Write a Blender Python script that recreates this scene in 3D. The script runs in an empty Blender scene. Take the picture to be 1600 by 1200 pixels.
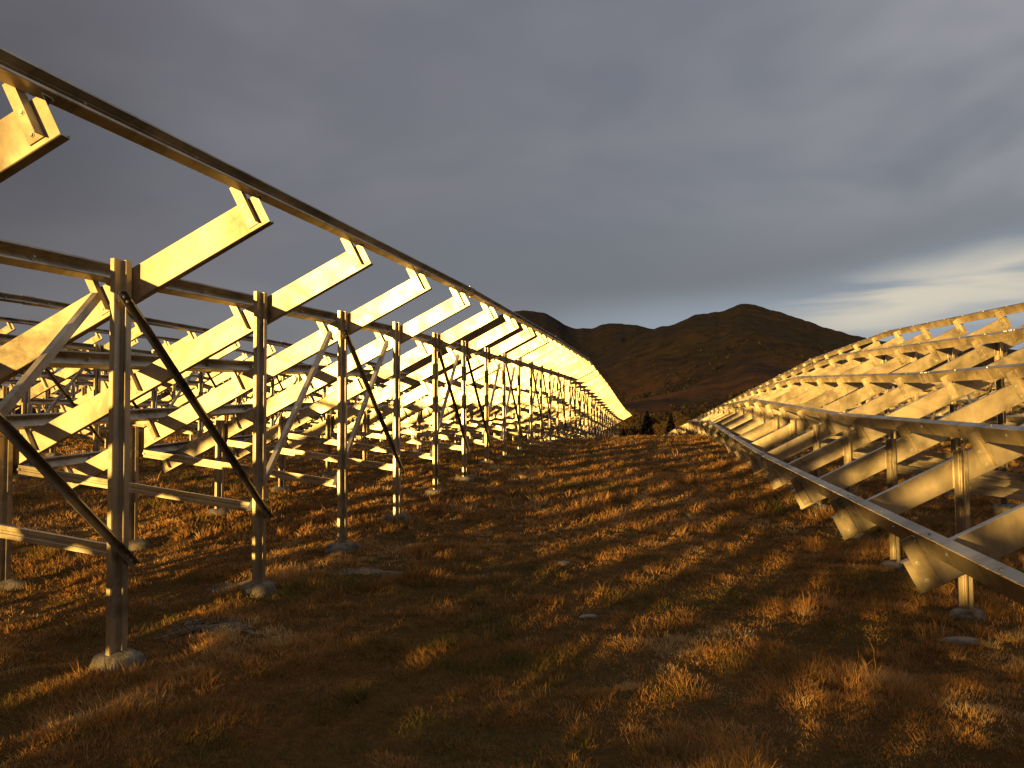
import bpy, bmesh, math, random
import numpy as np
from mathutils import Vector, Matrix

rng = np.random.default_rng(7)
random.seed(7)
scene = bpy.context.scene
COL = scene.collection
R = math.radians

# ------------------------------------------------------------------ helpers
def link(name, me, parent=None, loc=(0, 0, 0), rot=(0, 0, 0)):
    o = bpy.data.objects.new(name, me)
    COL.objects.link(o)
    o.location = loc
    o.rotation_euler = rot
    o.parent = parent
    return o

def tag(o, label=None, cat=None, group=None, kind=None):
    if label: o['label'] = label
    if cat: o['category'] = cat
    if group: o['group'] = group
    if kind: o['kind'] = kind
    return o

def mesh_np(name, verts, faces_flat, face_sizes, mat=None, smooth=False):
    """verts (N,3); faces_flat index array; face_sizes array"""
    me = bpy.data.meshes.new(name)
    verts = np.ascontiguousarray(verts, dtype=np.float32)
    faces_flat = np.ascontiguousarray(faces_flat, dtype=np.int32)
    face_sizes = np.ascontiguousarray(face_sizes, dtype=np.int32)
    me.vertices.add(len(verts)); me.vertices.foreach_set('co', verts.ravel())
    me.loops.add(len(faces_flat)); me.loops.foreach_set('vertex_index', faces_flat)
    me.polygons.add(len(face_sizes))
    starts = np.concatenate([[0], np.cumsum(face_sizes)[:-1]]).astype(np.int32)
    me.polygons.foreach_set('loop_start', starts)
    me.update(calc_edges=True)
    if smooth:
        me.polygons.foreach_set('use_smooth', np.ones(len(face_sizes), dtype=bool))
    if mat: me.materials.append(mat)
    return me

def bm_mesh(name, bm, mat):
    bmesh.ops.recalc_face_normals(bm, faces=bm.faces)
    me = bpy.data.meshes.new(name)
    bm.to_mesh(me); bm.free()
    for m in (mat if isinstance(mat, (list, tuple)) else [mat]): me.materials.append(m)
    return me

# value noise, 2-D
def _h(ix, iy, s):
    n = (ix * 374761393 + iy * 668265263 + s * 1442695041) & 0xffffffff
    n = ((n ^ (n >> 13)) * 1274126177) & 0xffffffff
    return ((n ^ (n >> 16)) & 0xffff) / 65535.0
def vnoise(x, y, s=0):
    x = np.asarray(x, dtype=np.float64); y = np.asarray(y, dtype=np.float64)
    ix = np.floor(x).astype(np.int64); iy = np.floor(y).astype(np.int64)
    fx = x - ix; fy = y - iy
    fx = fx * fx * (3 - 2 * fx); fy = fy * fy * (3 - 2 * fy)
    a = _h(ix, iy, s); b = _h(ix + 1, iy, s); c = _h(ix, iy + 1, s); d = _h(ix + 1, iy + 1, s)
    return (a * (1 - fx) + b * fx) * (1 - fy) + (c * (1 - fx) + d * fx) * fy
def fbm(x, y, s=0, o=4):
    t = 0; a = .5; n = 0
    for k in range(o):
        t = t + a * vnoise(x * 2 ** k + 17.3 * k, y * 2 ** k - 9.1 * k, s + k); n += a; a *= .5
    return t / n

# ------------------------------------------------------------------ terrain
YK = np.array([-60, -20, 0, 3, 5, 8, 11, 14, 16.5, 19, 23, 27, 31, 36, 42, 50, 60, 80, 130, 240.])
XK = np.array([-90, -37, -29, -21, -12.7, -8.5, -4.8, -1, 1.5, 4, 8, 14, 40.])
def _col(ys, zs): return np.interp(YK, ys, zs)
COLS = np.array([
    _col([-60, 0, 30, 60, 130, 240], [2, 2.2, 2.6, 2.0, -2, -8]),
    _col([-60, 0, 20, 40, 60, 80, 130, 240], [1.6, 1.8, 2.1, 2.3, 1.5, 0, -4, -8]),
    _col([-60, 0, 12, 30, 40, 60, 80, 130, 240], [1.2, 1.4, 1.8, 2.1, 2.0, 1.0, -.5, -4, -8]),
    _col([-60, 0, 12, 25, 32, 40, 60, 80, 130, 240], [.8, 1.0, 1.4, 1.8, 1.95, 1.8, .7, -.5, -4, -8]),
    _col([-60, 0, 3, 12, 20, 30, 40, 50, 60, 80, 130, 240], [-.1, .1, .25, .7, .95, 1.0, .7, .2, -.3, -1.5, -4, -8]),
    _col([-60, 0, 3, 5, 8, 12, 16, 20, 27, 31, 40, 50, 60, 80, 130, 240], [-.1, 0, .05, .1, .2, .5, .75, .9, 1.0, .9, .5, 0, -.6, -1.5, -4, -8]),
    _col([-60, 0, 3, 5, 7, 9, 10.8, 12.7, 14.6, 16.5, 18.5, 23, 27, 31, 40, 50, 60, 80, 130, 240], [-.1, -.05, -.03, .0, .07, .17, .32, .52, .67, .82, .9, .97, 1.0, .9, .5, 0, -.6, -1.8, -4, -8]),
    _col([-60, 0, 3, 5, 8, 11, 14, 16.5, 19, 23, 27, 31, 36, 42, 60, 80, 130, 240], [-.1, -.02, 0, .02, .1, .25, .45, .62, .78, .92, 1.03, 1.06, 1.04, .85, 0, -1.5, -4, -8]),
    _col([-60, 0, 3, 7.3, 9.3, 11.2, 13.2, 16, 19, 23, 27, 32, 38, 44, 60, 80, 130, 240], [-.1, -.05, -.04, -.03, .06, .15, .28, .48, .68, .88, 1.0, 1.05, 1.0, .85, .1, -1.2, -4, -8]),
    _col([-60, 0, 3, 8, 12, 16, 20, 23, 27, 33, 40, 50, 60, 80, 130, 240], [-.1, -.06, -.05, 0, .12, .38, .6, .75, .8, .78, .6, .3, 0, -1.2, -4, -8]),
    _col([-60, 0, 3, 8, 12, 16, 20, 27, 33, 40, 50, 60, 80, 130, 240], [-.1, 0, .0, .05, .15, .35, .55, .7, .7, .5, .3, 0, -1.2, -4, -8]),
    _col([-60, 0, 12, 20, 27, 33, 40, 60, 80, 130, 240], [0, .1, .3, .6, .75, .75, .6, 0, -1.2, -4, -8]),
    _col([-60, 0, 30, 60, 130, 240], [0, .2, .6, 0, -4, -8]),
])
def ground_base(x, y):
    x = np.clip(np.asarray(x, float), XK[0], XK[-1]); y = np.asarray(y, float)
    yc = np.clip(y, YK[0], YK[-1])
    i = np.clip(np.searchsorted(XK, x, side='right') - 1, 0, len(XK) - 2)
    tx = (x - XK[i]) / (XK[i + 1] - XK[i]); tx = tx * tx * (3 - 2 * tx) * .5 + tx * .5
    j = np.clip(np.searchsorted(YK, yc, side='right') - 1, 0, len(YK) - 2)
    ty = (yc - YK[j]) / (YK[j + 1] - YK[j])
    a = COLS[i, j] * (1 - ty) + COLS[i, j + 1] * ty
    b = COLS[i + 1, j] * (1 - ty) + COLS[i + 1, j + 1] * ty
    z = a * (1 - tx) + b * tx
    return z
def ground_h(x, y):
    """smooth ground with soft undulation and tussocks"""
    z = 0
    for dy in (-1.2, 0, 1.2): z = z + ground_base(x, np.asarray(y) + dy) / 3
    z = z + (fbm(np.asarray(x) * .5, np.asarray(y) * .5, 3, 3) - .5) * .10
    return z
def tussock(x, y):
    x = np.asarray(x); y = np.asarray(y)
    wx = x + .35 * vnoise(x * 2.1, y * 2.1, 61); wy = y + .35 * vnoise(x * 2.1 + 9, y * 2.1, 62)
    n = vnoise(wx * 2.3, wy * 2.3, 11) * .6 + vnoise(wx * 5.6, wy * 5.6, 12) * .4
    return np.clip(n - .28, 0, 1) ** 1.2 * .14

# ------------------------------------------------------------------ materials
def new_mat(name):
    m = bpy.data.materials.new(name); m.use_nodes = True
    nt = m.node_tree
    for n in list(nt.nodes): nt.nodes.remove(n)
    out = nt.nodes.new('ShaderNodeOutputMaterial')
    b = nt.nodes.new('ShaderNodeBsdfPrincipled')
    nt.links.new(b.outputs[0], out.inputs[0])
    return m, nt, b, out
def N(nt, t, **kw):
    n = nt.nodes.new(t)
    for k, v in kw.items(): setattr(n, k, v)
    return n
def ramp(nt, stops, fac=None, interp='LINEAR'):
    r = nt.nodes.new('ShaderNodeValToRGB'); r.color_ramp.interpolation = interp
    e = r.color_ramp.elements
    while len(e) < len(stops): e.new(.5)
    for k, (p, c) in enumerate(stops):
        e[k].position = p; e[k].color = (c[0], c[1], c[2], 1) if hasattr(c, '__len__') else (c, c, c, 1)
    if fac is not None: nt.links.new(fac, r.inputs[0])
    return r
def noise(nt, scale, detail=4, rough=.55, vec=None, dist=0):
    n = nt.nodes.new('ShaderNodeTexNoise')
    n.inputs['Scale'].default_value = scale; n.inputs['Detail'].default_value = detail
    n.inputs['Roughness'].default_value = rough; n.inputs['Distortion'].default_value = dist
    if vec is not None: nt.links.new(vec, n.inputs['Vector'])
    return n
def add_vec_random(nt, tc):
    oi = nt.nodes.new('ShaderNodeObjectInfo')
    mul = N(nt, 'ShaderNodeMath', operation='MULTIPLY'); mul.inputs[1].default_value = 37
    nt.links.new(oi.outputs['Random'], mul.inputs[0])
    ad = N(nt, 'ShaderNodeVectorMath', operation='ADD')
    nt.links.new(tc.outputs['Object'], ad.inputs[0]); nt.links.new(mul.outputs[0], ad.inputs[1])
    return ad.outputs[0], oi

def galvanised(name, base=(.57, .485, .345), metal=.62, r0=.27, r1=.48):
    m, nt, b, out = new_mat(name)
    tc = N(nt, 'ShaderNodeTexCoord')
    v, oi = add_vec_random(nt, tc)
    n1 = noise(nt, 2.2, 5, .6, v, .6); n2 = noise(nt, 26, 3, .6, v)
    c = ramp(nt, [(.3, [k * .72 for k in base]), (.5, base), (.72, [min(1, k * 1.22) for k in base])], n1.outputs['Fac'])
    nb = noise(nt, 1.1, 6, .68, v, 1.2)
    c2 = ramp(nt, [(.34, .40), (.43, .62), (.49, .84), (.57, 1.0)], nb.outputs['Fac'])
    mx = N(nt, 'ShaderNodeMix', data_type='RGBA', blend_type='MULTIPLY'); mx.inputs['Factor'].default_value = 1
    nt.links.new(c.outputs[0], mx.inputs['A']); nt.links.new(c2.outputs[0], mx.inputs['B'])
    nt.links.new(mx.outputs['Result'], b.inputs['Base Color'])
    n3 = noise(nt, 4.5, 4, .6, v, .3)
    rr = N(nt, 'ShaderNodeMapRange'); rr.inputs['From Min'].default_value = .3; rr.inputs['From Max'].default_value = .7
    rr.inputs['To Min'].default_value = r0; rr.inputs['To Max'].default_value = r1
    nt.links.new(n3.outputs['Fac'], rr.inputs['Value']); nt.links.new(rr.outputs[0], b.inputs['Roughness'])
    b.inputs['Metallic'].default_value = metal
    bp = N(nt, 'ShaderNodeBump'); bp.inputs['Strength'].default_value = .12; bp.inputs['Distance'].default_value = .002
    nt.links.new(n2.outputs['Fac'], bp.inputs['Height']); nt.links.new(bp.outputs[0], b.inputs['Normal'])
    return m
M_GALV = galvanised('galvanised_steel')
M_BRACE = galvanised('darker_galvanised_steel', (.46, .40, .30), .55, .38, .6)  # darker, rougher steel for the aisle-side braces
M_BOLT = galvanised('zinc_bolt', (.72, .70, .66), .7, .3, .4)

def concrete():
    m, nt, b, out = new_mat('rough_concrete')
    tc = N(nt, 'ShaderNodeTexCoord'); v, oi = add_vec_random(nt, tc)
    n1 = noise(nt, 9, 6, .65, v); n2 = noise(nt, 60, 3, .6, v)
    c = ramp(nt, [(.34, (.07, .052, .034)), (.46, (.15, .125, .09)), (.58, (.22, .19, .15)), (.72, (.30, .27, .22))], n1.outputs['Fac'])
    nt.links.new(c.outputs[0], b.inputs['Base Color']); b.inputs['Roughness'].default_value = .9
    ad = N(nt, 'ShaderNodeMath', operation='ADD'); nt.links.new(n1.outputs['Fac'], ad.inputs[0]); nt.links.new(n2.outputs['Fac'], ad.inputs[1])
    bp = N(nt, 'ShaderNodeBump'); bp.inputs['Strength'].default_value = .7; bp.inputs['Distance'].default_value = .015
    nt.links.new(ad.outputs[0], bp.inputs['Height']); nt.links.new(bp.outputs[0], b.inputs['Normal'])
    return m
M_CONC = concrete()

def soil():
    m, nt, b, out = new_mat('matted_dry_turf')
    tc = N(nt, 'ShaderNodeTexCoord')
    n1 = noise(nt, .55, 5, .6, tc.outputs['Object']); n2 = noise(nt, 14, 5, .7, tc.outputs['Object'], 1.0)
    n3 = noise(nt, 70, 3, .6, tc.outputs['Object'])
    c = ramp(nt, [(.3, (.075, .062, .020)), (.5, (.14, .080, .028)), (.7, (.21, .115, .040))], n2.outputs['Fac'])
    c1 = ramp(nt, [(.35, (.75, .85, .7)), (.65, (1.15, 1.0, .9))], n1.outputs['Fac'])
    mx = N(nt, 'ShaderNodeMix', data_type='RGBA', blend_type='MULTIPLY'); mx.inputs['Factor'].default_value = 1
    nt.links.new(c.outputs[0], mx.inputs['A']); nt.links.new(c1.outputs[0], mx.inputs['B'])
    nt.links.new(mx.outputs['Result'], b.inputs['Base Color']); b.inputs['Roughness'].default_value = 1
    b.inputs['Specular IOR Level'].default_value = .1
    ad = N(nt, 'ShaderNodeMath', operation='ADD'); nt.links.new(n2.outputs['Fac'], ad.inputs[0]); nt.links.new(n3.outputs['Fac'], ad.inputs[1])
    bp = N(nt, 'ShaderNodeBump'); bp.inputs['Strength'].default_value = .8; bp.inputs['Distance'].default_value = .05
    nt.links.new(ad.outputs[0], bp.inputs['Height']); nt.links.new(bp.outputs[0], b.inputs['Normal'])
    return m
M_SOIL = soil()

def leafy(name, stops, trans=.3, rough=.7, attr='tint'):
    m, nt, b, out = new_mat(name)
    a = N(nt, 'ShaderNodeAttribute'); a.attribute_name = attr
    c = ramp(nt, stops, a.outputs['Fac'])
    nt.links.new(c.outputs[0], b.inputs['Base Color'])
    b.inputs['Roughness'].default_value = rough; b.inputs['Specular IOR Level'].default_value = .2
    tr = N(nt, 'ShaderNodeBsdfTranslucent'); nt.links.new(c.outputs[0], tr.inputs[0])
    mx = N(nt, 'ShaderNodeMixShader'); mx.inputs[0].default_value = trans
    nt.links.new(b.outputs[0], mx.inputs[1]); nt.links.new(tr.outputs[0], mx.inputs[2])
    nt.links.new(mx.outputs[0], out.inputs[0])
    return m
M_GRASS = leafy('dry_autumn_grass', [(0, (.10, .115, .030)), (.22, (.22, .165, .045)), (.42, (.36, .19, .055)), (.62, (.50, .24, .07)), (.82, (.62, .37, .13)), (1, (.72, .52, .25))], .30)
M_LEAF = leafy('willow_leaves', [(0, (.065, .046, .018)), (.5, (.10, .066, .025)), (1, (.14, .085, .030))], .3)
M_FIR = leafy('fir_needles', [(0, (.008, .010, .005)), (1, (.022, .024, .010))], .05)
M_SCRUB = leafy('scrub_leaves', [(0, (.010, .009, .005)), (1, (.036, .029, .013))], .1)
def plain(name, col, rough=.9):
    m, nt, b, out = new_mat(name)
    tc = N(nt, 'ShaderNodeTexCoord'); n = noise(nt, 12, 4, .6, tc.outputs['Object'])
    c = ramp(nt, [(.3, [k * .65 for k in col]), (.7, [k * 1.25 for k in col])], n.outputs['Fac'])
    nt.links.new(c.outputs[0], b.inputs['Base Color']); b.inputs['Roughness'].default_value = rough
    return m
M_BARK = plain('grey_brown_bark', (.07, .05, .035))
M_STONE = plain('lichen_grey_stone', (.24, .21, .17))
M_PEB = plain('fine_gravel_stone', (.21, .165, .11))
M_STALK = plain('dry_stalk', (.25, .13, .05))

def hill_mat():
    m, nt, b, out = new_mat('heath_and_scrub_slope')
    tc = N(nt, 'ShaderNodeTexCoord')
    n1 = noise(nt, .006, 6, .6, tc.outputs['Object'], .5); n2 = noise(nt, .045, 6, .7, tc.outputs['Object'], .4)
    c = ramp(nt, [(.36, (.014, .013, .010)), (.47, (.025, .020, .014)), (.53, (.030, .023, .015)), (.66, (.043, .030, .018))], n2.outputs['Fac'])  # cloud shadow over the hills is put into these dark colours
    c1 = ramp(nt, [(.4, (.8, .85, .9)), (.6, (1.1, 1.0, .9))], n1.outputs['Fac'])
    # reddish sunlit low slopes, their light put into the colour
    sp = N(nt, 'ShaderNodeSeparateXYZ'); nt.links.new(tc.outputs['Object'], sp.inputs[0])
    low = N(nt, 'ShaderNodeMapRange'); low.inputs['From Min'].default_value = 75; low.inputs['From Max'].default_value = 10
    nt.links.new(sp.outputs['Z'], low.inputs['Value'])
    n4 = noise(nt, .012, 4, .6, tc.outputs['Object'])
    l2 = ramp(nt, [(.45, 0.0), (.62, 1.0)], n4.outputs['Fac'])
    ml = N(nt, 'ShaderNodeMath', operation='MULTIPLY'); nt.links.new(low.outputs[0], ml.inputs[0]); nt.links.new(l2.outputs[0], ml.inputs[1])
    mx = N(nt, 'ShaderNodeMix', data_type='RGBA', blend_type='MULTIPLY'); mx.inputs['Factor'].default_value = 1
    nt.links.new(c.outputs[0], mx.inputs['A']); nt.links.new(c1.outputs[0], mx.inputs['B'])
    m2 = N(nt, 'ShaderNodeMix', data_type='RGBA'); m2.inputs['B'].default_value = (.090, .040, .017, 1)
    nt.links.new(ml.outputs[0], m2.inputs['Factor']); nt.links.new(mx.outputs['Result'], m2.inputs['A'])
    nt.links.new(m2.outputs['Result'], b.inputs['Base Color'])
    b.inputs['Roughness'].default_value = 1; b.inputs['Specular IOR Level'].default_value = .05
    bp = N(nt, 'ShaderNodeBump'); bp.inputs['Strength'].default_value = .9; bp.inputs['Distance'].default_value = 6
    nt.links.new(n2.outputs['Fac'], bp.inputs['Height']); nt.links.new(bp.outputs[0], b.inputs['Normal'])
    return m
M_HILL = hill_mat()

# ------------------------------------------------------------------ ground mesh
def axis(segs):
    out = [segs[0][0]]
    for a, b, s in segs:
        n = max(1, int(round((b - a) / s))); out += list(np.linspace(a, b, n + 1)[1:])
    return np.array(out)
gx = axis([(-3200, -400, 400), (-400, -90, 60), (-90, -45, 6), (-45, -13, .8), (-13, 12, .13), (12, 30, 1), (30, 90, 10), (90, 400, 60), (400, 3200, 400)])
gy = axis([(-600, -100, 100), (-100, -40, 10), (-40, 1, 1.5), (1, 24, .13), (24, 45, .3), (45, 80, 1.2), (80, 240, 8), (240, 4200, 330)])
X, Y = np.meshgrid(gx, gy)
Z = ground_h(X, Y)
near = np.clip((24 - np.abs(Y - 12) * 1.0) / 12, 0, 1) * np.clip((14 - np.abs(X)) / 3, 0, 1)
Z = Z + tussock(X, Y) * np.clip(near, .15, 1)
nx, ny = len(gx), len(gy)
idx = np.arange(nx * ny).reshape(ny, nx)
q = np.stack([idx[:-1, :-1], idx[:-1, 1:], idx[1:, 1:], idx[1:, :-1]], -1).reshape(-1, 4)
me = mesh_np('ground', np.stack([X, Y, Z], -1).reshape(-1, 3), q.ravel(), np.full(len(q), 4), M_SOIL, True)
tag(link('ground', me), 'rough turf ground of dry autumn grass', kind='structure')

# ------------------------------------------------------------------ hills
CY, SY = math.cos(R(10.25)), math.sin(R(10.25))
def px_az(px):                                     # azimuth right of the rows for a bearing
    return math.atan((px - 800) / 1300.) - R(10.25)
def hills(name, knots, Dr, D0, D1, seed, rough, base=-10):
    az = np.linspace(R(-58), R(45), 1000); t = np.linspace(0, 1, 170)
    kx = np.array([px_az(k[0]) for k in knots])
    kh = np.array([(661 - k[1]) / 1300. / math.hypot(1, (k[0] - 800) / 1300.) * Dr + 1.6 for k in knots])
    ridge = np.interp(az, kx, kh)
    ridge = np.convolve(np.pad(ridge, 2, 'edge'), [.15, .2, .3, .2, .15], 'valid')
    ridge = ridge + (fbm(az * 110, az * 0 + seed, seed, 5) - .5) * rough * .07
    A, T = np.meshgrid(az, t)
    D = np.where(T < .8, D0 + (Dr - D0) * (T / .8), Dr + (D1 - Dr) * (T - .8) / .2)
    up = np.clip(T / .8, 0, 1)
    prof = up ** 1.35
    prof = np.where(T > .8, 1 - ((T - .8) / .2) ** 1.2 * .8, prof)
    x = D * np.sin(A); y = D * np.cos(A)
    spur = (fbm(x / 210 + seed, y / 420, seed + 5, 7) - .5) * rough * np.sin(np.pi * np.clip(up, 0, 1)) ** .8
    rg = 1 - np.abs(fbm(x / 150 - seed, y / 600, seed + 9, 6) * 2 - 1)
    spur = spur + (rg - .8) * rough * .45 * np.sin(np.pi * np.clip(up, 0, 1)) ** .8
    z = base + (ridge[None, :] - base) * prof + spur * np.where(T < .78, 1, 0)
    idx = np.arange(z.size).reshape(z.shape)
    q = np.stack([idx[:-1, :-1], idx[:-1, 1:], idx[1:, 1:], idx[1:, :-1]], -1).reshape(-1, 4)
    me = mesh_np(name, np.stack([x, y, z], -1).reshape(-1, 3), q.ravel(), np.full(len(q), 4), M_HILL, True)
    o = link(name, me); tag(o, kind='structure')
    return x, y, z
hillA = hills('hill', [(-700, 600), (0, 600), (400, 590), (600, 566), (690, 528), (740, 506), (790, 486), (820, 481), (850, 485), (870, 496), (882, 505), (900, 511),
       (930, 511), (942, 505), (955, 503), (980, 506), (1000, 507), (1015, 513), (1050, 516), (1100, 530), (1200, 560), (1400, 590), (2400, 610)], 2300, 420, 3300, 3, 70)
hillB = hills('mountain', [(-700, 640), (300, 636), (700, 628), (860, 600), (930, 560), (985, 530), (1030, 511), (1050, 508), (1070, 500), (1090, 492), (1110, 490), (1130, 487),
       (1150, 479), (1165, 476), (1180, 477), (1190, 480), (1215, 488), (1240, 495), (1265, 503), (1290, 514), (1345, 530), (1420, 543), (1520, 549), (1700, 560), (2400, 590)], 1500, 250, 2100, 8, 60)

# small dark trees and scrub dotted over the slopes: nobody could count them
def scrub():
    vs = []; fs = []; tn = []
    x, y, z = hillB
    n = 0
    r2 = np.random.default_rng(5)
    rows = np.concatenate([r2.integers(3, 80, 2500), r2.integers(3, 52, 7500)])
    cols = r2.integers(360, 900, len(rows))
    for i, j in zip(rows, cols):
        X0, Y0, Z0 = x[i, j], y[i, j], z[i, j]
        if fbm(X0 / 60, Y0 / 160, 77, 3) < .40 + .20 * (i / 80.): continue
        D = math.hypot(X0, Y0)
        s = r2.uniform(.8, 2.3) * (.6 + D / 1500)
        X0 += r2.uniform(-6, 6); Y0 += r2.uniform(-8, 8)
        for k in range(9):
            c = np.array([X0, Y0, Z0 + s * .6]) + r2.normal(0, .38, 3) * s * np.array([1, 1, .8])
            a = r2.normal(0, 1, 3); a /= np.linalg.norm(a); b_ = np.cross(a, r2.normal(0, 1, 3)); b_ /= np.linalg.norm(b_)
            w = s * r2.uniform(.3, .6)
            vs += [c + a * w, c + b_ * w, c - a * w, c - b_ * w]
            fs += [n, n + 1, n + 2, n + 3]; tn += [r2.random()] * 4; n += 4
    me = mesh_np('hillside_scrub', np.array(vs), np.array(fs), np.full(len(fs) // 4, 4), M_SCRUB)
    at = me.attributes.new('tint', 'FLOAT', 'POINT'); at.data.foreach_set('value', np.array(tn, dtype=np.float32))
    tag(link('hillside_scrub', me), 'dark scrub and small trees dotted over the mountain slope', 'scrub', kind='stuff')
scrub()

# ------------------------------------------------------------------ trees at the end of the aisle
def crown_mesh(name, clusters, per, leaf, mat, seed, droop=0.):
    r2 = np.random.default_rng(seed)
    cs = []; sz = []
    for (cx, cy, cz, rx, rz) in clusters:
        p = r2.normal(0, 1, (per, 3)); p /= np.linalg.norm(p, axis=1)[:, None]
        rad = r2.uniform(.35, 1.05, per) ** .6
        p = p * rad[:, None] * np.array([rx, rx, rz]) + np.array([cx, cy, cz])
        p[:, 2] -= droop * (rad ** 3) * r2.random(per)
        cs.append(p)
    P = np.concatenate(cs); n = len(P)
    a = r2.normal(0, 1, (n, 3)); a[:, 2] *= 1 + 2.2 * droop; a /= np.linalg.norm(a, axis=1)[:, None]
    b_ = np.cross(a, r2.normal(0, 1, (n, 3))); b_ /= np.linalg.norm(b_, axis=1)[:, None]
    w = r2.uniform(.6, 1.3, n)[:, None] * leaf * (1.0 if droop == 0 else 1.3)
    V = np.stack([P + a * w, P + b_ * w * .32, P - a * w, P - b_ * w * .32], 1).reshape(-1, 3)
    me = mesh_np(name, V, np.arange(n * 4), np.full(n, 4), mat)
    base = np.repeat([r2.uniform(.1, .9) for _ in clusters], per)
    t = np.clip(base + r2.normal(0, .15, n), 0, 1)
    at = me.attributes.new('tint', 'FLOAT', 'POINT'); at.data.foreach_set('value', np.repeat(t, 4).astype(np.float32))
    return me
def tube(bm, pts, rads, seg=8):
    rings = []
    for k, (p, r) in enumerate(zip(pts, rads)):
        p = Vector(p); d = (Vector(pts[min(k + 1, len(pts) - 1)]) - Vector(pts[max(k - 1, 0)])).normalized()
        u = d.orthogonal().normalized(); v = d.cross(u)
        rings.append([bm.verts.new(p + (u * math.cos(a) + v * math.sin(a)) * r) for a in [2 * math.pi * i / seg for i in range(seg)]])
    for a, b_ in zip(rings, rings[1:]):
        for i in range(seg): bm.faces.new([a[i], a[(i + 1) % seg], b_[(i + 1) % seg], b_[i]])
    bm.faces.new(rings[0]); bm.faces.new(rings[-1])
def broad_protos(seed, H=10):
    r = random.Random(seed)
    bm = bmesh.new()
    tube(bm, [(0, 0, -.6), (.1, 0, H * .2), (.0, .15, H * .45), (.1, .1, H * .7)], [.32, .24, .17, .07])
    clusters = []
    for k in range(16):
        a = r.uniform(0, 6.28); rr = r.uniform(.4, 2.9); z = H * r.uniform(.16, .92)
        if z > H * .75: rr *= .5
        c = (rr * math.cos(a), rr * math.sin(a), z)
        z0 = min(H * .6, z * .6)
        tube(bm, [(0, 0, z0), (c[0] * .5, c[1] * .5, (z + z0) / 2 + .2), c], [.10, .07, .03], 6)
        clusters.append((c[0], c[1], c[2], r.uniform(.9, 1.6), r.uniform(.9, 1.5)))
    return bm_mesh('trunk', bm, M_BARK), crown_mesh('crown', clusters, 420, .19, M_LEAF, seed, 1.6)
def fir_protos(seed, H=9):
    r2 = np.random.default_rng(seed)
    bm = bmesh.new(); tube(bm, [(0, 0, -.5), (0, 0, H * .5), (0, 0, H * .97)], [.2, .12, .02])
    n = 4200
    t = r2.random(n) ** .75
    z = H * (.06 + .94 * (1 - t)); lay = .75 + .25 * np.abs(np.sin(z * 5.5))
    rad = (t * 2.2 + .1) * lay * r2.uniform(.35, 1.05, n) ** .5
    a = r2.random(n) * 6.283
    P = np.stack([rad * np.cos(a), rad * np.sin(a), z - rad * .25], 1)
    d = np.stack([np.cos(a), np.sin(a), np.full(n, -.35)], 1); s = np.stack([-np.sin(a), np.cos(a), np.zeros(n)], 1)
    w = r2.uniform(.12, .26, n)[:, None]
    V = np.stack([P + d * w, P + s * w * .5, P - d * w, P - s * w * .5 + np.array([0, 0, .05])], 1).reshape(-1, 3)
    me = mesh_np('crown', V, np.arange(n * 4), np.full(n, 4), M_FIR)
    at = me.attributes.new('tint', 'FLOAT', 'POINT'); at.data.foreach_set('value', np.repeat(r2.random(n), 4).astype(np.float32))
    return bm_mesh('trunk', bm, M_BARK), me
BP = [broad_protos(s) for s in (21, 22, 23)]
FP = [fir_protos(31), fir_protos(32)]
def plant_tree(name, proto, px, D, scale, label, cat, grp, rz):
    az = px_az(px); x, y = D * math.sin(az), D * math.cos(az)
    z = float(ground_h(x, y))
    e = link(name, None, None, (x, y, z), (0, 0, rz)); e.scale = scale
    tag(e, label, cat, grp)
    link('trunk', proto[0], e); link('crown', proto[1], e)
G_T = 'willow trees beyond the end of the grass aisle'
willows = [ # px, distance, height scale, spread, label
    (905, 118, .95, 1.2, 'olive willow farthest left, half hidden behind the tips of the left racks'),
    (938, 112, 1.0, 1.1, 'olive willow just right of where the left racks end'),
    (962, 88, .78, .9, 'round brown willow directly left of the left dark fir'),
    (985, 128, 1.35, 1.2, 'tall willow rising behind the left dark fir'),
    (1008, 140, 1.5, 1.2, 'tallest willow, mid-aisle, between and behind the two dark firs'),
    (1027, 90, .72, .8, 'small drooping willow standing between the two dark firs'),
    (1052, 132, 1.3, 1.15, 'broad willow rising behind the right dark fir'),
    (1070, 92, .8, .85, 'brown willow directly right of the right dark fir'),
    (1100, 125, 1.05, 1.2, 'willow behind the far tip of the right racks'),
    (1135, 150, 1.0, 1.2, 'low willow farthest right, behind the falling end of the right racks')]
for k, (px, D, s, w, lab) in enumerate(willows):
    plant_tree('willow_tree', BP[k % 3], px, D, (s * w * .72, s * w * .72, s * .56), lab, 'tree', G_T, k * 1.3)
for k, (px, D, s, lab) in enumerate([(1010, 74, .42, 'left and wider of two dark conical firs at the end of the aisle'), (1047, 76, .39, 'right and slimmer of two dark conical firs at the end of the aisle'), (973, 84, .33, 'low dark fir tucked behind the far posts of the left racks')]):
    plant_tree('fir_tree', FP[k % 2], px, D, (s * (1.35 if k == 0 else 1.2),) * 2 + (s,), lab, 'tree', 'dark firs at the end of the aisle', k)

# ------------------------------------------------------------------ rack parts
BAY = 1.94; PITCH = BAY * 5; TL = .5; SL = math.atan(TL); CS, SN = math.cos(SL), math.sin(SL)
US = Vector((CS, 0, SN)); UN = Vector((-SN, 0, CS))        # along and normal to the rafter slope
RAF_H = .215; RAF_LEN = 4.51 / CS
RB = 1.075                                                  # rafter underside above base at the low post
PUR_H = .135
YP = [BAY * (.5 + i) for i in range(5)]                     # post positions along the table
U_PUR = [-.79, .295, 1.38, 2.465, 3.55]

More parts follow.
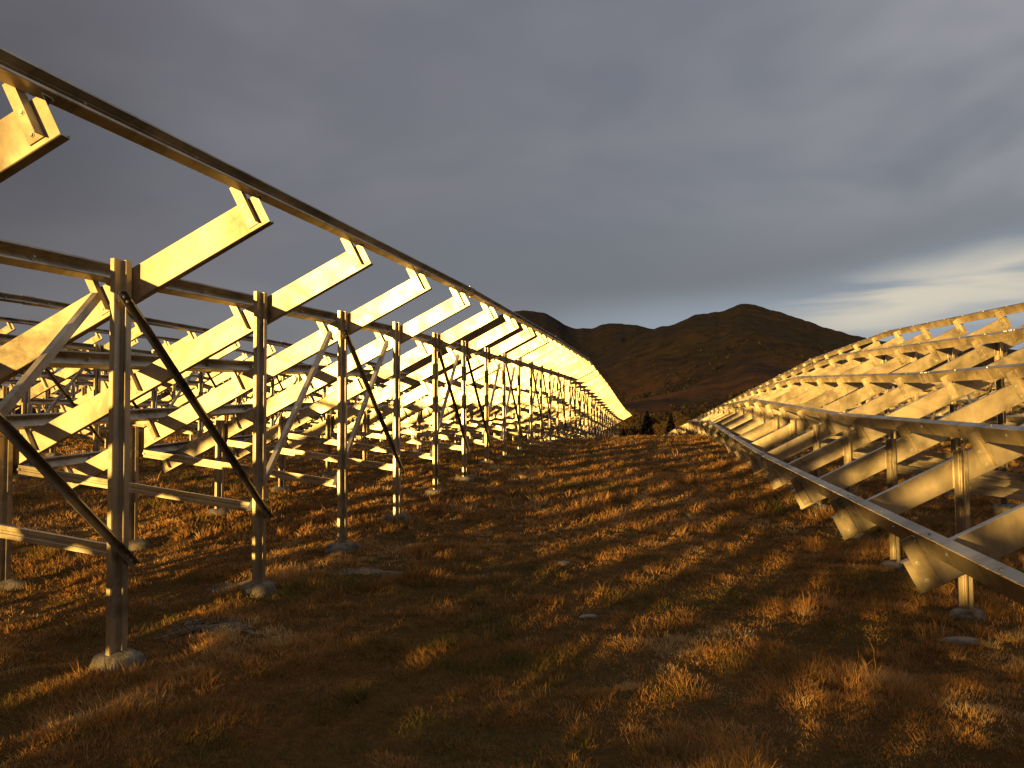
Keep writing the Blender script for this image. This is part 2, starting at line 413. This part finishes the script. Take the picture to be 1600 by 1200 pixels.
def extrude(bm, prof, o, a, b_, d, mi=0, closed_ends=True):
    """prof: closed 2-D outline (a,b coords) extruded by vector d from origin o"""
    v0 = [bm.verts.new(o + a * p[0] + b_ * p[1]) for p in prof]
    v1 = [bm.verts.new(o + a * p[0] + b_ * p[1] + d) for p in prof]
    n = len(prof)
    for i in range(n):
        f = bm.faces.new([v0[i], v0[(i + 1) % n], v1[(i + 1) % n], v1[i]]); f.material_index = mi
    if closed_ends:
        f = bm.faces.new(v0[::-1]); f.material_index = mi
        f = bm.faces.new(v1); f.material_index = mi
def thick(path, t):
    """offset an open polyline to the left to make a thin closed outline"""
    pts = [Vector(p) for p in path]; off = []
    for i, p in enumerate(pts):
        if i == 0: n = (pts[1] - p).normalized(); m = Vector((-n.y, n.x)); off.append(p + m * t)
        elif i == len(pts) - 1: n = (p - pts[i - 1]).normalized(); m = Vector((-n.y, n.x)); off.append(p + m * t)
        else:
            n1 = (p - pts[i - 1]).normalized(); n2 = (pts[i + 1] - p).normalized()
            m1 = Vector((-n1.y, n1.x)); m2 = Vector((-n2.y, n2.x)); m = (m1 + m2); m /= max(.3, m.length_squared) / 2
            off.append(p + m * t / 1.0)
    return [(p.x, p.y) for p in pts] + [(p.x, p.y) for p in reversed(off)]
def bolt(bm, p, d, r=.011, h=.012, mi=1):
    d = Vector(d).normalized(); u = d.orthogonal().normalized(); v = d.cross(u)
    for rr, hh in ((r * 1.5, h * .3), (r, h)):
        extrude(bm, [(rr * math.cos(k * math.pi / 3), rr * math.sin(k * math.pi / 3)) for k in range(6)], Vector(p), u, v, d * hh, mi)

VX, VY, VZ = Vector((1, 0, 0)), Vector((0, 1, 0)), Vector((0, 0, 1))
def post_mesh(top):
    # sigma section: web faces +x with a stepped-out rib, flanges point to -x
    bm = bmesh.new()
    path = [(-.014, -.076), (-.014, -.092), (.013, -.092), (.019, -.086), (.019, -.014), (.023, -.010), (.043, -.010), (.047, -.006), (.047, .044), (.043, .048), (.023, .048), (.019, .052), (.019, .086), (.013, .092), (-.034, .092), (-.034, .076)]
    extrude(bm, thick(path, .0045), Vector((0, 0, -.35)), VX, VY, VZ * (top + .35))
    for dz in (.09, .30, .36, top - .75, top - .68):
        bolt(bm, (.019 - .0045, -.05, top - dz), (-1, 0, 0), .008, .006)
    for dz in (.22, .28): bolt(bm, (.019, -.055, top - dz), (1, 0, 0), .008, .008)
    return bm_mesh('post', bm, [M_GALV, M_BOLT])
def rafter_mesh():
    bm = bmesh.new()
    h = RAF_H; b_ = .065; l = .018
    path = [(b_, l), (b_, .004), (b_ - .004, 0), (.004, 0), (0, .004), (0, h - .004), (.004, h), (b_ - .004, h), (b_, h - .004), (b_, h - l)]
    path = path[::-1]
    o = Vector((0, .098, RB)) + US * (-.90 / CS)
    extrude(bm, thick(path, .0035), o, VY, UN, US * RAF_LEN)
    return bm_mesh('rafter', bm, [M_GALV])
def cleat_mesh():
    # angle bracket bolted to the rafter web, standing up to hold the purlin; origin where it crosses the rafter underside
    bm = bmesh.new()
    L = RAF_H + .028 + PUR_H * .72 - .028
    o = UN * .028
    extrude(bm, [(-.082, -.002), (0, -.002), (0, -.062), (-.004, -.062), (-.004, -.007), (-.082, -.007)], o, US, VY, UN * L)
    for s in (.035, RAF_H - .065): bolt(bm, o + US * -.050 + UN * s + VY * -.007, (0, -1, 0), .010, .010)
    for s in (RAF_H + .03, RAF_H + .065): bolt(bm, o + US * -.004 + UN * s + VY * -.036, -US, .008, .010)
    return bm_mesh('bracket', bm, [M_GALV, M_BOLT])
def purlin_mesh():
    bm = bmesh.new()
    h = PUR_H; b_ = .068; l = .018
    path = [(b_, l), (b_, .004), (b_ - .004, 0), (.004, 0), (0, .004), (0, h - .004), (.004, h), (b_ - .004, h), (b_, h - .004), (b_, h - l)][::-1]
    L = PITCH - .03
    extrude(bm, thick(path, .003), VY * .015, US, UN, VY * L)
    for k in range(10):
        y = BAY / 4 + BAY / 2 * k
        bolt(bm, US * .004 + UN * h * .62 + VY * y, US, .009, .03)  # bright bolts standing in for web slots with daylight showing through
        bolt(bm, US * .0 + UN * h * .62 + VY * y, -US, .009, .008)
        bolt(bm, US * .035 + UN * (h + .0005) + VY * (y + .3), UN, .007, .008)
    return bm_mesh('purlin', bm, [M_GALV, M_BOLT])
def splice_mesh():
    bm = bmesh.new()
    h = PUR_H + .010; b_ = .074; l = .02
    path = [(b_, l), (b_, 0), (0, 0), (0, h), (b_, h), (b_, h - l)][::-1]
    extrude(bm, thick(path, .003), VY * (PITCH - .16) - US * .0035 - UN * .005, US, UN, VY * .32)
    for dy in (-.11, -.05, .05, .11):
        for s in (.03, .10): bolt(bm, -US * .004 + UN * s + VY * (PITCH + dy), -US, .009, .010)
        bolt(bm, UN * (h - .0045) + US * .03 + VY * (PITCH + dy), UN, .008, .009)
    return bm_mesh('splice_sleeve', bm, [M_GALV, M_BOLT])
def angle_bar(name, p0, p1, w, side, mat, t=.005):
    """L-angle between two points; 'side' +1: standing leg towards +x"""
    p0, p1 = Vector(p0), Vector(p1); d = (p1 - p0); L = d.length; d.normalize()
    b_ = d.cross(VX).normalized()
    if b_.z < 0: b_ = -b_
    a = VX * side
    bm = bmesh.new()
    extrude(bm, [(0, -w / 2), (t, -w / 2), (t, w / 2 - t), (w * .75, w / 2 - t), (w * .75, w / 2), (0, w / 2)], p0, a, b_, d * L)
    for q_ in (p0 + d * .03, p0 + d * .075, p1 - d * .13, p1 - d * .08): bolt(bm, q_ + a * t, a, .011, .014)
    return bm_mesh(name, bm, [mat, M_BOLT])
def strut_mesh():
    p0, p1 = Vector((2.55, .0, .70)), Vector((.02, .0, 1.07)); d = (p1 - p0); L = d.length; d.normalize()
    up = Vector((-d.z, 0, d.x)); up = up if up.z > 0 else -up
    bm = bmesh.new()
    h, b_ = .085, .042
    path = [(0, h), (-b_, h), (-b_, h - .003)]
    # channel web on -y face, ribbed by a shallow groove
    path = [(b_, 0), (0, 0), (0, .03), (.006, .035), (.006, .05), (0, .055), (0, h), (b_, h)]
    extrude(bm, thick(path[::-1], .003), p0 + VY * .0 - up * h / 2, VY, up, d * L)
    for q_ in (p0 + d * .06, p1 - d * .06): bolt(bm, q_ - VY * .001, -VY, .011, .012)
    return bm_mesh('tie_bar', bm, [M_GALV, M_BOLT])
def footing_mesh(seed):
    r2 = np.random.default_rng(seed); bm = bmesh.new()
    seg, rings = 22, 8; rows = []
    ph = r2.random(6) * 6.28
    for k in range(rings):
        t = k / (rings - 1); row = []
        for i in range(seg):
            a = 2 * math.pi * i / seg
            rr = .185 * (1 + .10 * math.sin(2 * a + ph[0]) + .07 * math.sin(3 * a + ph[1]) + .04 * math.sin(5 * a + ph[2]))
            rr *= math.cos(t * math.pi / 2) ** .55 if k < rings - 1 else 0.03
            z = .10 * math.sin(t * math.pi / 2) ** 1.2 + .012 * math.sin(3 * a + ph[3] + 5 * t) * (1 - t)
            jj = 1 + r2.normal(0, .03); row.append(bm.verts.new((rr * math.cos(a) * 1.15 * jj, rr * math.sin(a) * jj, z + r2.normal(0, .004) if k else -.12)))
        rows.append(row)
    for a, b_ in zip(rows, rows[1:]):
        for i in range(seg): bm.faces.new([a[i], a[(i + 1) % seg], b_[(i + 1) % seg], b_[i]])
    bm.faces.new(rows[-1])
    for f in bm.faces: f.smooth = True
    return bm_mesh('footing', bm, [M_CONC])
TOP_HI = RB + TL * 2.59 + RAF_H / CS + .045; TOP_LO = RB + RAF_H / CS + .06
ME = dict(post_hi=post_mesh(TOP_HI), post_lo=post_mesh(TOP_LO), rafter=rafter_mesh(), cleat=cleat_mesh(), purlin=purlin_mesh(), splice=splice_mesh(), strut=strut_mesh())
FOOT = [footing_mesh(s) for s in (1, 2, 3, 4)]
zt, zb = TOP_HI - .24, .62
U_HI = 2.59
BR_DN = angle_bar('brace', (U_HI + .056, .02, zt), (U_HI + .056, BAY + .13, zb - .02), .052, 1, M_BRACE)
BR_UP = angle_bar('brace', (U_HI - .05, BAY - .03, zt - .02), (U_HI - .05, .0, zb + .06), .056, -1, M_GALV)

def joined_table():
    """whole rack as one mesh, for racks too far off to show their parts"""
    bm = bmesh.new()
    def put(me, off):
        tmp = bmesh.new(); tmp.from_mesh(me); bmesh.ops.translate(tmp, vec=off, verts=tmp.verts)
        m2 = bpy.data.meshes.new('t'); tmp.to_mesh(m2); tmp.free(); bm.from_mesh(m2); bpy.data.meshes.remove(m2)
    for i, y in enumerate(YP):
        put(ME['post_hi'], (U_HI, y, 0)); put(ME['post_lo'], (0, y, 0)); put(ME['rafter'], (0, y, 0)); put(ME['strut'], (0, y + .09, 0))
        for u in U_PUR: put(ME['cleat'], (u, y + .096, RB + TL * u))
    for u in U_PUR: put(ME['purlin'], Vector((u, 0, RB + TL * u)) + UN * (RAF_H + .028))
    for b in (0, 1, 3): put(BR_DN, (0, YP[b], 0))
    for b in (0, 2, 3): put(BR_UP, (0, YP[b], 0))
    me = bpy.data.meshes.new('rack'); bm.to_mesh(me); bm.free()
    me.materials.append(M_GALV); me.materials.append(M_BOLT)
    return me
FAR_ME = joined_table()
GROUP = 'steel solar racks in rows across the field'
count = {'n': 0}; FEET = []
def rack(x0, y0, z0, z1, rz, label, near, joint=True):
    s = (z1 - z0) / PITCH; ang = math.atan(s)
    count['n'] += 1
    rr = random.Random(count['n'] * 13)
    if not near:
        o = link('solar_rack', FAR_ME, None, (x0, y0, z0), (ang, 0, rz)); tag(o, label, 'solar rack', GROUP); return
    e = link('solar_rack', None, None, (x0, y0, z0), (0, 0, rz)); tag(e, label, 'solar rack', GROUP)
    for i, y in enumerate(YP):
        zz = s * y
        for u, me in ((U_HI, ME['post_hi']), (0, ME['post_lo'])):
            p = link('post', me, e, (u, y, zz + rr.uniform(-.012, .012)), (R(rr.uniform(-.35, .35)), R(rr.uniform(-.3, .3)), 0))
            wx = x0 + u * math.cos(rz) - y * math.sin(rz); wy = y0 + u * math.sin(rz) + y * math.cos(rz)
            g = float(ground_h(wx, wy)) + float(tussock(wx, wy)) * .55
            g = g - z0 - p.location.z
            f = link('footing', FOOT[rr.randrange(4)], p, (0, 0, g + .025), (0, 0, rr.uniform(0, 6.28)))
            f.scale = (rr.uniform(.7, .95), rr.uniform(.7, .95), rr.uniform(.6, .9)); FEET.append((wx, wy))
        rf = link('rafter', ME['rafter'], e, (0, y, zz))
        for u in U_PUR: link('bracket', ME['cleat'], rf, (u, .096, RB + TL * u))
        link('tie_bar', ME['strut'], e, (0, y + .09, zz + rr.uniform(-.015, .015)))
    for u in U_PUR:
        o = Vector((u, 0, RB + TL * u)) + UN * (RAF_H + .028)
        p = link('purlin', ME['purlin'], e, o, (ang, 0, 0)); p.scale = (1, 1 / math.cos(ang), 1)
        if joint: link('splice_sleeve', ME['splice'], p)
    for b in (0, 1, 3): link('brace', BR_DN, e, (0, YP[b], s * YP[b]), (ang, 0, 0))
    for b in (0, 2, 3): link('brace', BR_UP, e, (0, YP[b], s * YP[b]), (ang, 0, 0))

ORD = ['first', 'second', 'third', 'fourth', 'fifth', 'sixth', 'seventh', 'eighth', 'ninth', 'tenth']
def row(x0, ystart, k0, k1, yb, zb_, rz, rowname, nearmax, first):
    for k in range(k0, k1):
        y0 = ystart + PITCH * k; y1 = y0 + PITCH
        xx = x0 - math.tan(rz) * y0
        z0 = float(np.interp(y0, yb, zb_)); z1 = float(np.interp(y1, yb, zb_))
        i = k - first
        if i < 0: lab = 'steel solar rack behind the viewer, %s back in the %s' % (ORD[-i - 1], rowname)
        elif i == 0: lab = 'bare steel solar rack, nearest to the viewer in the %s' % rowname
        else: lab = 'bare steel solar rack, %s from the viewer in the %s' % (ORD[i], rowname)
        rack(xx, y0, z0, z1, rz, lab, -1 <= k <= nearmax)

# left row beside the aisle
row(-6.14, 2.06, -3, 7, [-50, -17, -7.6, 2.06, 11.76, 21.46, 31.16, 40.86, 50.56, 60.3, 70], [-.12, -.12, -.10, -.05, .385, .665, .845, .465, -.055, -.48, -.68], 0, 'first row left of the aisle', 3, 0)
# rows further left
row(-14.0, 2.06 + .6, -1, 6, [-50, 2.6, 12.3, 20, 30, 40, 50, 60], [.05, .3, .66, .81, .80, .5, .1, -.4], 0, 'second row left of the aisle', 2, 0)
row(-21.9, 2.06 + .3, 1, 6, [-50, 0, 12, 25, 32, 40, 50, 60], [.8, 1.0, 1.4, 1.75, 1.95, 1.8, 1.2, .6], 0, 'third row left of the aisle', 1, 1)
row(-29.8, 2.06 + .9, 2, 6, [0, 12, 30, 40, 60], [1.4, 1.8, 2.1, 2.0, 1.0], 0, 'fourth row left of the aisle', 0, 2)
row(-37.7, 2.06 + .2, 3, 6, [0, 20, 40, 60], [1.8, 2.1, 2.3, 1.5], 0, 'fifth row left of the aisle', 0, 3)
# right row beside the aisle
row(2.52, 2.45, -1, 9, [-40, -17, -7.6, 2.45, 12.15, 21.85, 31.55, 41.25, 51, 61, 71, 90], [-.2, -.2, -.2, -.17, .12, .60, .64, .40, .17, -.08, -.32, -.75], math.atan(.02), 'first row right of the aisle', 3, 0)
row(10.6, 2.45, 0, 8, [-40, 2.45, 12.15, 21.85, 31.55, 41.25, 51, 61, 90], [-.1, -.05, .25, .62, .70, .45, .2, -.05, -.8], math.atan(.02), 'second row right of the aisle', 1, 0)

# ------------------------------------------------------------------ camera
cam = bpy.data.cameras.new('camera'); co = bpy.data.objects.new('camera', cam); COL.objects.link(co)
cam.sensor_width = 36; cam.lens = 1300 / 1600 * 36; cam.clip_end = 12000; cam.clip_start = .05
yaw, pit, roll = R(10.25), R(2.8), .012
CAM = Vector((0, 0, 1.6))
fw = Vector((-math.sin(yaw) * math.cos(pit), math.cos(yaw) * math.cos(pit), math.sin(pit)))
rt = Vector((math.cos(yaw), math.sin(yaw), 0)); upv = rt.cross(fw)
r2_ = rt * math.cos(roll) - upv * math.sin(roll); u2_ = upv * math.cos(roll) + rt * math.sin(roll)
m = Matrix((r2_, u2_, -fw)).transposed().to_4x4(); m.translation = CAM
co.matrix_world = m
scene.camera = co

# ------------------------------------------------------------------ gravel, stones, stalks
GRAVEL = [(-3.35, 5.80, .36, .22), (-3.85, 7.3, .34, .2), (-2.9, 7.95, .40, .16)]
def gravel(cx, cy, rx, ry, seed, label):
    r2 = np.random.default_rng(seed); n = 2600
    bm = bmesh.new(); bmesh.ops.create_icosphere(bm, subdivisions=1, radius=1)
    iv = np.array([v.co[:] for v in bm.verts]); fi = np.array([[v.index for v in f.verts] for f in bm.faces]); bm.free()
    a = r2.random(n) * 6.283; rr = r2.random(n) ** .62 * (1.05 + .25 * np.sin(3 * a + seed) + .12 * np.sin(5 * a)); sz = r2.uniform(.003, .010, n)
    x = cx + rx * rr * np.cos(a); y = cy + ry * rr * np.sin(a)
    z = ground_h(x, y) + tussock(x, y) + .018 * np.clip(1 - rr * rr, 0, 1)
    V = iv[None] * (sz[:, None] * r2.uniform(.5, 1.1, (n, 3)))[:, None, :] + np.stack([x, y, z + sz * .2], 1)[:, None, :]
    V = V + r2.normal(0, .0008, V.shape)
    F = (fi[None] + (np.arange(n) * len(iv))[:, None, None]).reshape(-1)
    tag(link('gravel', mesh_np('gravel', V.reshape(-1, 3), F, np.full(n * len(fi), 3), M_PEB)), label, 'gravel', kind='stuff')
for k, g in enumerate(GRAVEL):
    gravel(*g, 40 + k, ['spoil of fine gravel beside the nearest left post', 'small spread of gravel beside the second left post', 'thin gravel patch right of the second left post'][k])
def stone(x, y, sx, sy, sz, seed, label):
    r2 = np.random.default_rng(seed); bm = bmesh.new()
    bmesh.ops.create_icosphere(bm, subdivisions=3, radius=1)
    ph = r2.random(6) * 6
    for v in bm.verts:
        n = v.co.normalized()
        v.co = n * (1 + .12 * math.sin(3 * n.x + ph[0]) + .1 * math.sin(4 * n.y + ph[1]) + .06 * math.sin(7 * n.z + 5 * n.x + ph[2]))
        v.co.z = max(-.5, min(.62, v.co.z))
    for f in bm.faces: f.smooth = True
    z = float(ground_h(x, y)) + float(tussock(x, y)) + .012
    o = link('stone', bm_mesh('stone', bm, [M_STONE]), None, (x, y, z), (.05, .04, r2.random() * .6)); o.scale = (sx, sy, sz)
    tag(o, label, 'stone')
stone(2.0, 6.35, .14, .06, .045, 3, 'flat pale stone in the grass left of the nearest right post')
stone(-.62, 6.65, .07, .04, .025, 4, 'small flat stone lying in the middle of the aisle')
stone(-1.0, 8.3, .06, .05, .03, 5, 'little grey stone half sunk in dark grass, farther up the aisle')
def stalk(x, y, h, seed, label):
    r = random.Random(seed); bm = bmesh.new(); p = Vector((0, 0, 0)); lean = Vector((r.uniform(-.15, .15), r.uniform(-.1, .1), 0))
    pts = [Vector((0, 0, -.02)) + lean * (t ** 2) * h + VZ * (h * t) for t in (0, .25, .5, .75, 1)]
    tube(bm, pts, [.0035, .003, .0026, .002, .001], 5)
    for k in range(7):
        t = r.uniform(.4, 1); b0 = lean * (t ** 2) * h + VZ * (h * t); a = r.uniform(0, 6.28); l = h * .16
        tube(bm, [b0, b0 + Vector((math.cos(a) * l * .4, math.sin(a) * l * .4, l * .7)), b0 + Vector((math.cos(a) * l * .6, math.sin(a) * l * .6, l))], [.002, .0025, .0015], 4)
    z = float(ground_h(x, y)) + float(tussock(x, y))
    tag(link('weed_stalk', bm_mesh('weed_stalk', bm, [M_STALK]), None, (x, y, z)), label, 'weed')
for k, (x, y, h, lab) in enumerate([(1.72, 5.95, .30, 'thin dry weed stalk beside the flat pale stone'), (-.9, 16.5, .35, 'dry weed stalk at the far left of the aisle'),
        (.55, 15.2, .42, 'tall dry weed stalk in the middle distance of the aisle'), (1.0, 9.6, .26, 'short dry weed stalk near the low rail of the right rack'), (2.55, 4.6, .30, 'leafy weed stalk at the lower right edge')]):
    stalk(x, y, h, k, lab)

# ------------------------------------------------------------------ grass
def grass():
    Vs = []; Ts = []; nb = 0
    fwx, fwy = -math.sin(yaw), math.cos(yaw); rx, ry = math.cos(yaw), math.sin(yaw)
    for (d0, d1, tufts, bl, wid, hs) in [(2.6, 6, 640, 20, .0024, .74), (6, 10, 330, 16, .0040, .85), (10, 18, 120, 14, .008, 1.05), (18, 32, 34, 12, .015, 1.15), (32, 62, 6, 11, .03, 1.25)]:
        w0 = .68
        area = (d1 * d1 - d0 * d0) * w0 + 3 * (d1 - d0)
        n = int(area * tufts)
        Zd = np.sqrt(rng.random(n) * (d1 * d1 - d0 * d0) + d0 * d0)
        S = (rng.random(n) * 2 - 1) * (Zd * w0 + 1.2)
        x = fwx * Zd + rx * S; y = fwy * Zd + ry * S
        dens = fbm(x * 1.3, y * 1.3, 21, 3) - .35 * np.clip((fbm(x * .8 + 3, y * .8, 91, 3) - .60) * 9, 0, 1)
        keep = (rng.random(n) < .78 + 1.1 * (dens - .3)); dk = np.zeros(n)
        for (fx, fy) in FEET: dk = np.maximum(dk, ((x - fx) ** 2 + (y - fy - .03) ** 2 < .18 ** 2) * 1.)
        keep &= dk < .5
        for (cx, cy, ax, ay) in GRAVEL: keep &= ((x - cx) / ax) ** 2 + ((y - cy) / ay) ** 2 > rng.uniform(.25, 1.3, n)
        x, y = x[keep], y[keep]; n = len(x)
        tus = tussock(x, y)
        gz = ground_h(x, y) + tus * (1 if d1 < 20 else .5)
        big = fbm(x * .9 + 5, y * .9, 31, 3)
        hgt = (.028 + .042 * np.clip(tus / .08, 0, 1.2) + .035 * np.clip((big - .5) * 12, 0, 1)) * rng.uniform(.6, 1.4, n) * hs
        tall = rng.random(n) < .04; hgt = hgt * np.where(tall, 1.9, 1)
        # colour patches: rust / straw / olive
        tn = .36 + .85 * (fbm(x * .7, y * .7, 41, 3) - .5) + .75 * (fbm(x * 3.1, y * 3.1, 44, 2) - .5) + rng.normal(0, .09, n) + .12
        ldir = vnoise(x * .8, y * .8, 51) * 6.28 * 1.2
        # blades
        k = bl
        X0 = np.repeat(x, k); Y0 = np.repeat(y, k); Z0 = np.repeat(gz, k); H0 = np.repeat(hgt, k); m = n * k
        a = rng.random(m) * 6.283; rr = np.sqrt(rng.random(m)) * (.055 if d1 < 20 else .12)
        X0 = X0 + rr * np.cos(a); Y0 = Y0 + rr * np.sin(a); Z0 = Z0 - .012
        h = H0 * rng.uniform(.45, 1.15, m)
        la = a + rng.normal(0, .7, m); lean = np.clip(rng.normal(.9, .45, m), .1, 2.0)
        lx = np.cos(la) * lean + np.cos(np.repeat(ldir, k)) * .3; ly = np.sin(la) * lean + np.sin(np.repeat(ldir, k)) * .3
        sp = np.sqrt(1 + lx * lx + ly * ly)
        mx, my, mz = X0 + lx * h * .35 / sp, Y0 + ly * h * .35 / sp, Z0 + h * .62 / np.sqrt(sp)
        tx, ty, tz = X0 + lx * h * .95 / sp, Y0 + ly * h * .95 / sp, Z0 + h * 1.0 / sp + .15 * h
        wa = rng.random(m) * 6.283; w = wid * rng.uniform(.6, 1.3, m); wx, wy = np.cos(wa) * w, np.sin(wa) * w
        V = np.stack([np.stack([X0 - wx, Y0 - wy, Z0], 1), np.stack([X0 + wx, Y0 + wy, Z0], 1), np.stack([mx + wx * .8, my + wy * .8, mz], 1), np.stack([mx - wx * .8, my - wy * .8, mz], 1), np.stack([tx, ty, tz], 1)], 1)
        Vs.append(V.reshape(-1, 3).astype(np.float32))
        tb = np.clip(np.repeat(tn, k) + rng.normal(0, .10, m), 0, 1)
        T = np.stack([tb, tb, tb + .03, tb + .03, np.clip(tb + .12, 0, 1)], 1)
        Ts.append(T.ravel().astype(np.float32)); nb += m
    V = np.concatenate(Vs); T = np.concatenate(Ts)
    b0 = (np.arange(nb) * 5)[:, None]
    F = (b0 + np.array([[0, 1, 2, 3, 3, 2, 4]])).ravel()
    S = np.tile(np.array([4, 3]), nb)
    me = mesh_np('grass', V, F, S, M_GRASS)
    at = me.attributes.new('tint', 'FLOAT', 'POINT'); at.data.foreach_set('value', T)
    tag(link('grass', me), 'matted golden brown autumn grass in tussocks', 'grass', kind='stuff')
    print('blades', nb)
grass()

# ------------------------------------------------------------------ light
SUN_AZ, SUN_EL = R(16), R(4.4)                    # sun low behind the viewer, a little left
to_sun = Vector((-math.sin(SUN_AZ) * math.cos(SUN_EL), -math.cos(SUN_AZ) * math.cos(SUN_EL), math.sin(SUN_EL)))
sl = bpy.data.lights.new('sun', 'SUN'); sl.energy = 5.0; sl.angle = R(.5); sl.color = (1, .60, .155)
so = bpy.data.objects.new('sun', sl); COL.objects.link(so)
so.rotation_euler = to_sun.to_track_quat('Z', 'Y').to_euler()
so.location = to_sun * 50

w = bpy.data.worlds.new('World'); scene.world = w; w.use_nodes = True
nt = w.node_tree
for n in list(nt.nodes): nt.nodes.remove(n)
out = nt.nodes.new('ShaderNodeOutputWorld'); bg = nt.nodes.new('ShaderNodeBackground')
nt.links.new(bg.outputs[0], out.inputs[0])
sky = nt.nodes.new('ShaderNodeTexSky'); sky.sky_type = 'NISHITA'; sky.sun_disc = False
sky.sun_elevation = SUN_EL; sky.sun_rotation = math.pi + SUN_AZ
bg.inputs['Strength'].default_value = .08
tc = nt.nodes.new('ShaderNodeTexCoord'); sp = nt.nodes.new('ShaderNodeSeparateXYZ'); nt.links.new(tc.outputs['Generated'], sp.inputs[0])
def M(op, a, b=None, c=None, clamp=False):
    n = nt.nodes.new('ShaderNodeMath'); n.operation = op; n.use_clamp = clamp
    for k, v in enumerate((a, b, c)):
        if v is None: continue
        if isinstance(v, (int, float)): n.inputs[k].default_value = v
        else: nt.links.new(v, n.inputs[k])
    return n.outputs[0]
def SS(v, a, b):
    n = nt.nodes.new('ShaderNodeMapRange'); n.interpolation_type = 'SMOOTHSTEP'
    n.inputs['From Min'].default_value = a; n.inputs['From Max'].default_value = b
    nt.links.new(v, n.inputs['Value']); return n.outputs[0]
def MIX(f, a, b, mode='MIX'):
    n = nt.nodes.new('ShaderNodeMix'); n.data_type = 'RGBA'; n.blend_type = mode
    for key, v in (('Factor', f), ('A', a), ('B', b)):
        if isinstance(v, (int, float)): n.inputs[key].default_value = v
        elif isinstance(v, tuple): n.inputs[key].default_value = (v[0], v[1], v[2], 1)
        else: nt.links.new(v, n.inputs[key])
    return n.outputs['Result']
az = M('ARCTAN2', sp.outputs['X'], sp.outputs['Y']); el = M('ARCSINE', sp.outputs['Z'])
mp = nt.nodes.new('ShaderNodeMapping'); mp.inputs['Scale'].default_value = (1, 1, 2.6); mp.inputs['Rotation'].default_value = (0, R(-10), 0)
nt.links.new(tc.outputs['Generated'], mp.inputs[0])
n1 = noise(nt, 1.5, 5, .52, mp.outputs[0], .5).outputs['Fac']; n2 = noise(nt, 3.2, 3, .5, mp.outputs[0], .3).outputs['Fac']
mp3 = nt.nodes.new('ShaderNodeMapping'); mp3.inputs['Scale'].default_value = (2.2, 2.2, 22); mp3.inputs['Rotation'].default_value = (0, R(-9), 0)
nt.links.new(tc.outputs['Generated'], mp3.inputs[0]); n3 = noise(nt, 1.4, 4, .5, mp3.outputs[0], .3).outputs['Fac']
K = 1 / .08 * .88
def c(r, g, b): return tuple(((v / 255 + .055) / 1.055) ** 2.4 * K for v in (r, g, b))
# grey-violet stratus, bluer and a little lighter to the right, browner to the left
base = MIX(SS(az, -.75, .35), c(106, 102, 108), c(122, 123, 132))
base = MIX(M('MULTIPLY', SS(n1, .35, .66), .55), base, c(94, 97, 107))
base = MIX(M('MULTIPLY', SS(n2, .42, .78), .28), base, c(140, 138, 142))
dark_left = M('MULTIPLY', SS(az, -.42, -.78), SS(M('ABSOLUTE', M('SUBTRACT', el, .30)), .34, 0))
base = MIX(M('MULTIPLY', dark_left, .55), base, c(52, 47, 50))
# light high cloud up right
up_r = M('MULTIPLY', SS(az, -.05, .4), M('MULTIPLY', SS(el, .12, .28), SS(n2, .25, .6)))
base = MIX(M('MULTIPLY', up_r, .75), base, c(152, 151, 154))
# dark shelf above the horizon gap
shelf = M('MULTIPLY', SS(M('ADD', el, M('MULTIPLY', n1, .05)), .30, .18), SS(az, -.45, .05))
base = MIX(M('MULTIPLY', shelf, .6), base, c(96, 99, 106))
# blue-grey clearing close to the horizon, then a cream band on the right
e2 = M('ADD', el, M('MULTIPLY', M('SUBTRACT', n2, .5), .05))
e3 = M('SUBTRACT', e2, M('MULTIPLY', az, .11))
gap = M('MULTIPLY', SS(e3, .175, .105), SS(az, -.30, .0))
base = MIX(M('MULTIPLY', gap, .85), base, c(138, 148, 162))
band = M('MULTIPLY', SS(M('ABSOLUTE', M('SUBTRACT', e3, .100)), .052, .006), SS(az, .05, .26))
base = MIX(M('MULTIPLY', M('MULTIPLY', band, SS(n3, .34, .56)), .9), base, c(202, 192, 174))
# sky behind, out of view, darkened so that unlit steel reads dark
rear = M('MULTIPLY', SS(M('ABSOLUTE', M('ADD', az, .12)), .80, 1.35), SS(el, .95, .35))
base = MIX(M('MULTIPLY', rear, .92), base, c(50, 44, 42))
base = MIX(SS(el, .62, 1.1), base, c(158, 154, 156))  # overhead sky, out of view, brightened to lift the ground in shade
skyc = MIX(.10, base, sky.outputs[0])  # keeps a little of the clear sky's own light
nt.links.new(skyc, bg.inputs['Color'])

# ------------------------------------------------------------------ render settings
scene.view_settings.view_transform = 'Standard'; scene.view_settings.look = 'None'
scene.view_settings.exposure = .5; scene.view_settings.gamma = 1
scene.render.engine = 'CYCLES'
scene.cycles.max_bounces = 5; scene.cycles.diffuse_bounces = 2; scene.cycles.glossy_bounces = 3; scene.cycles.transmission_bounces = 2
scene.render.resolution_x = 1024; scene.render.resolution_y = 768
print('objects', len(bpy.data.objects), 'racks', count['n'])
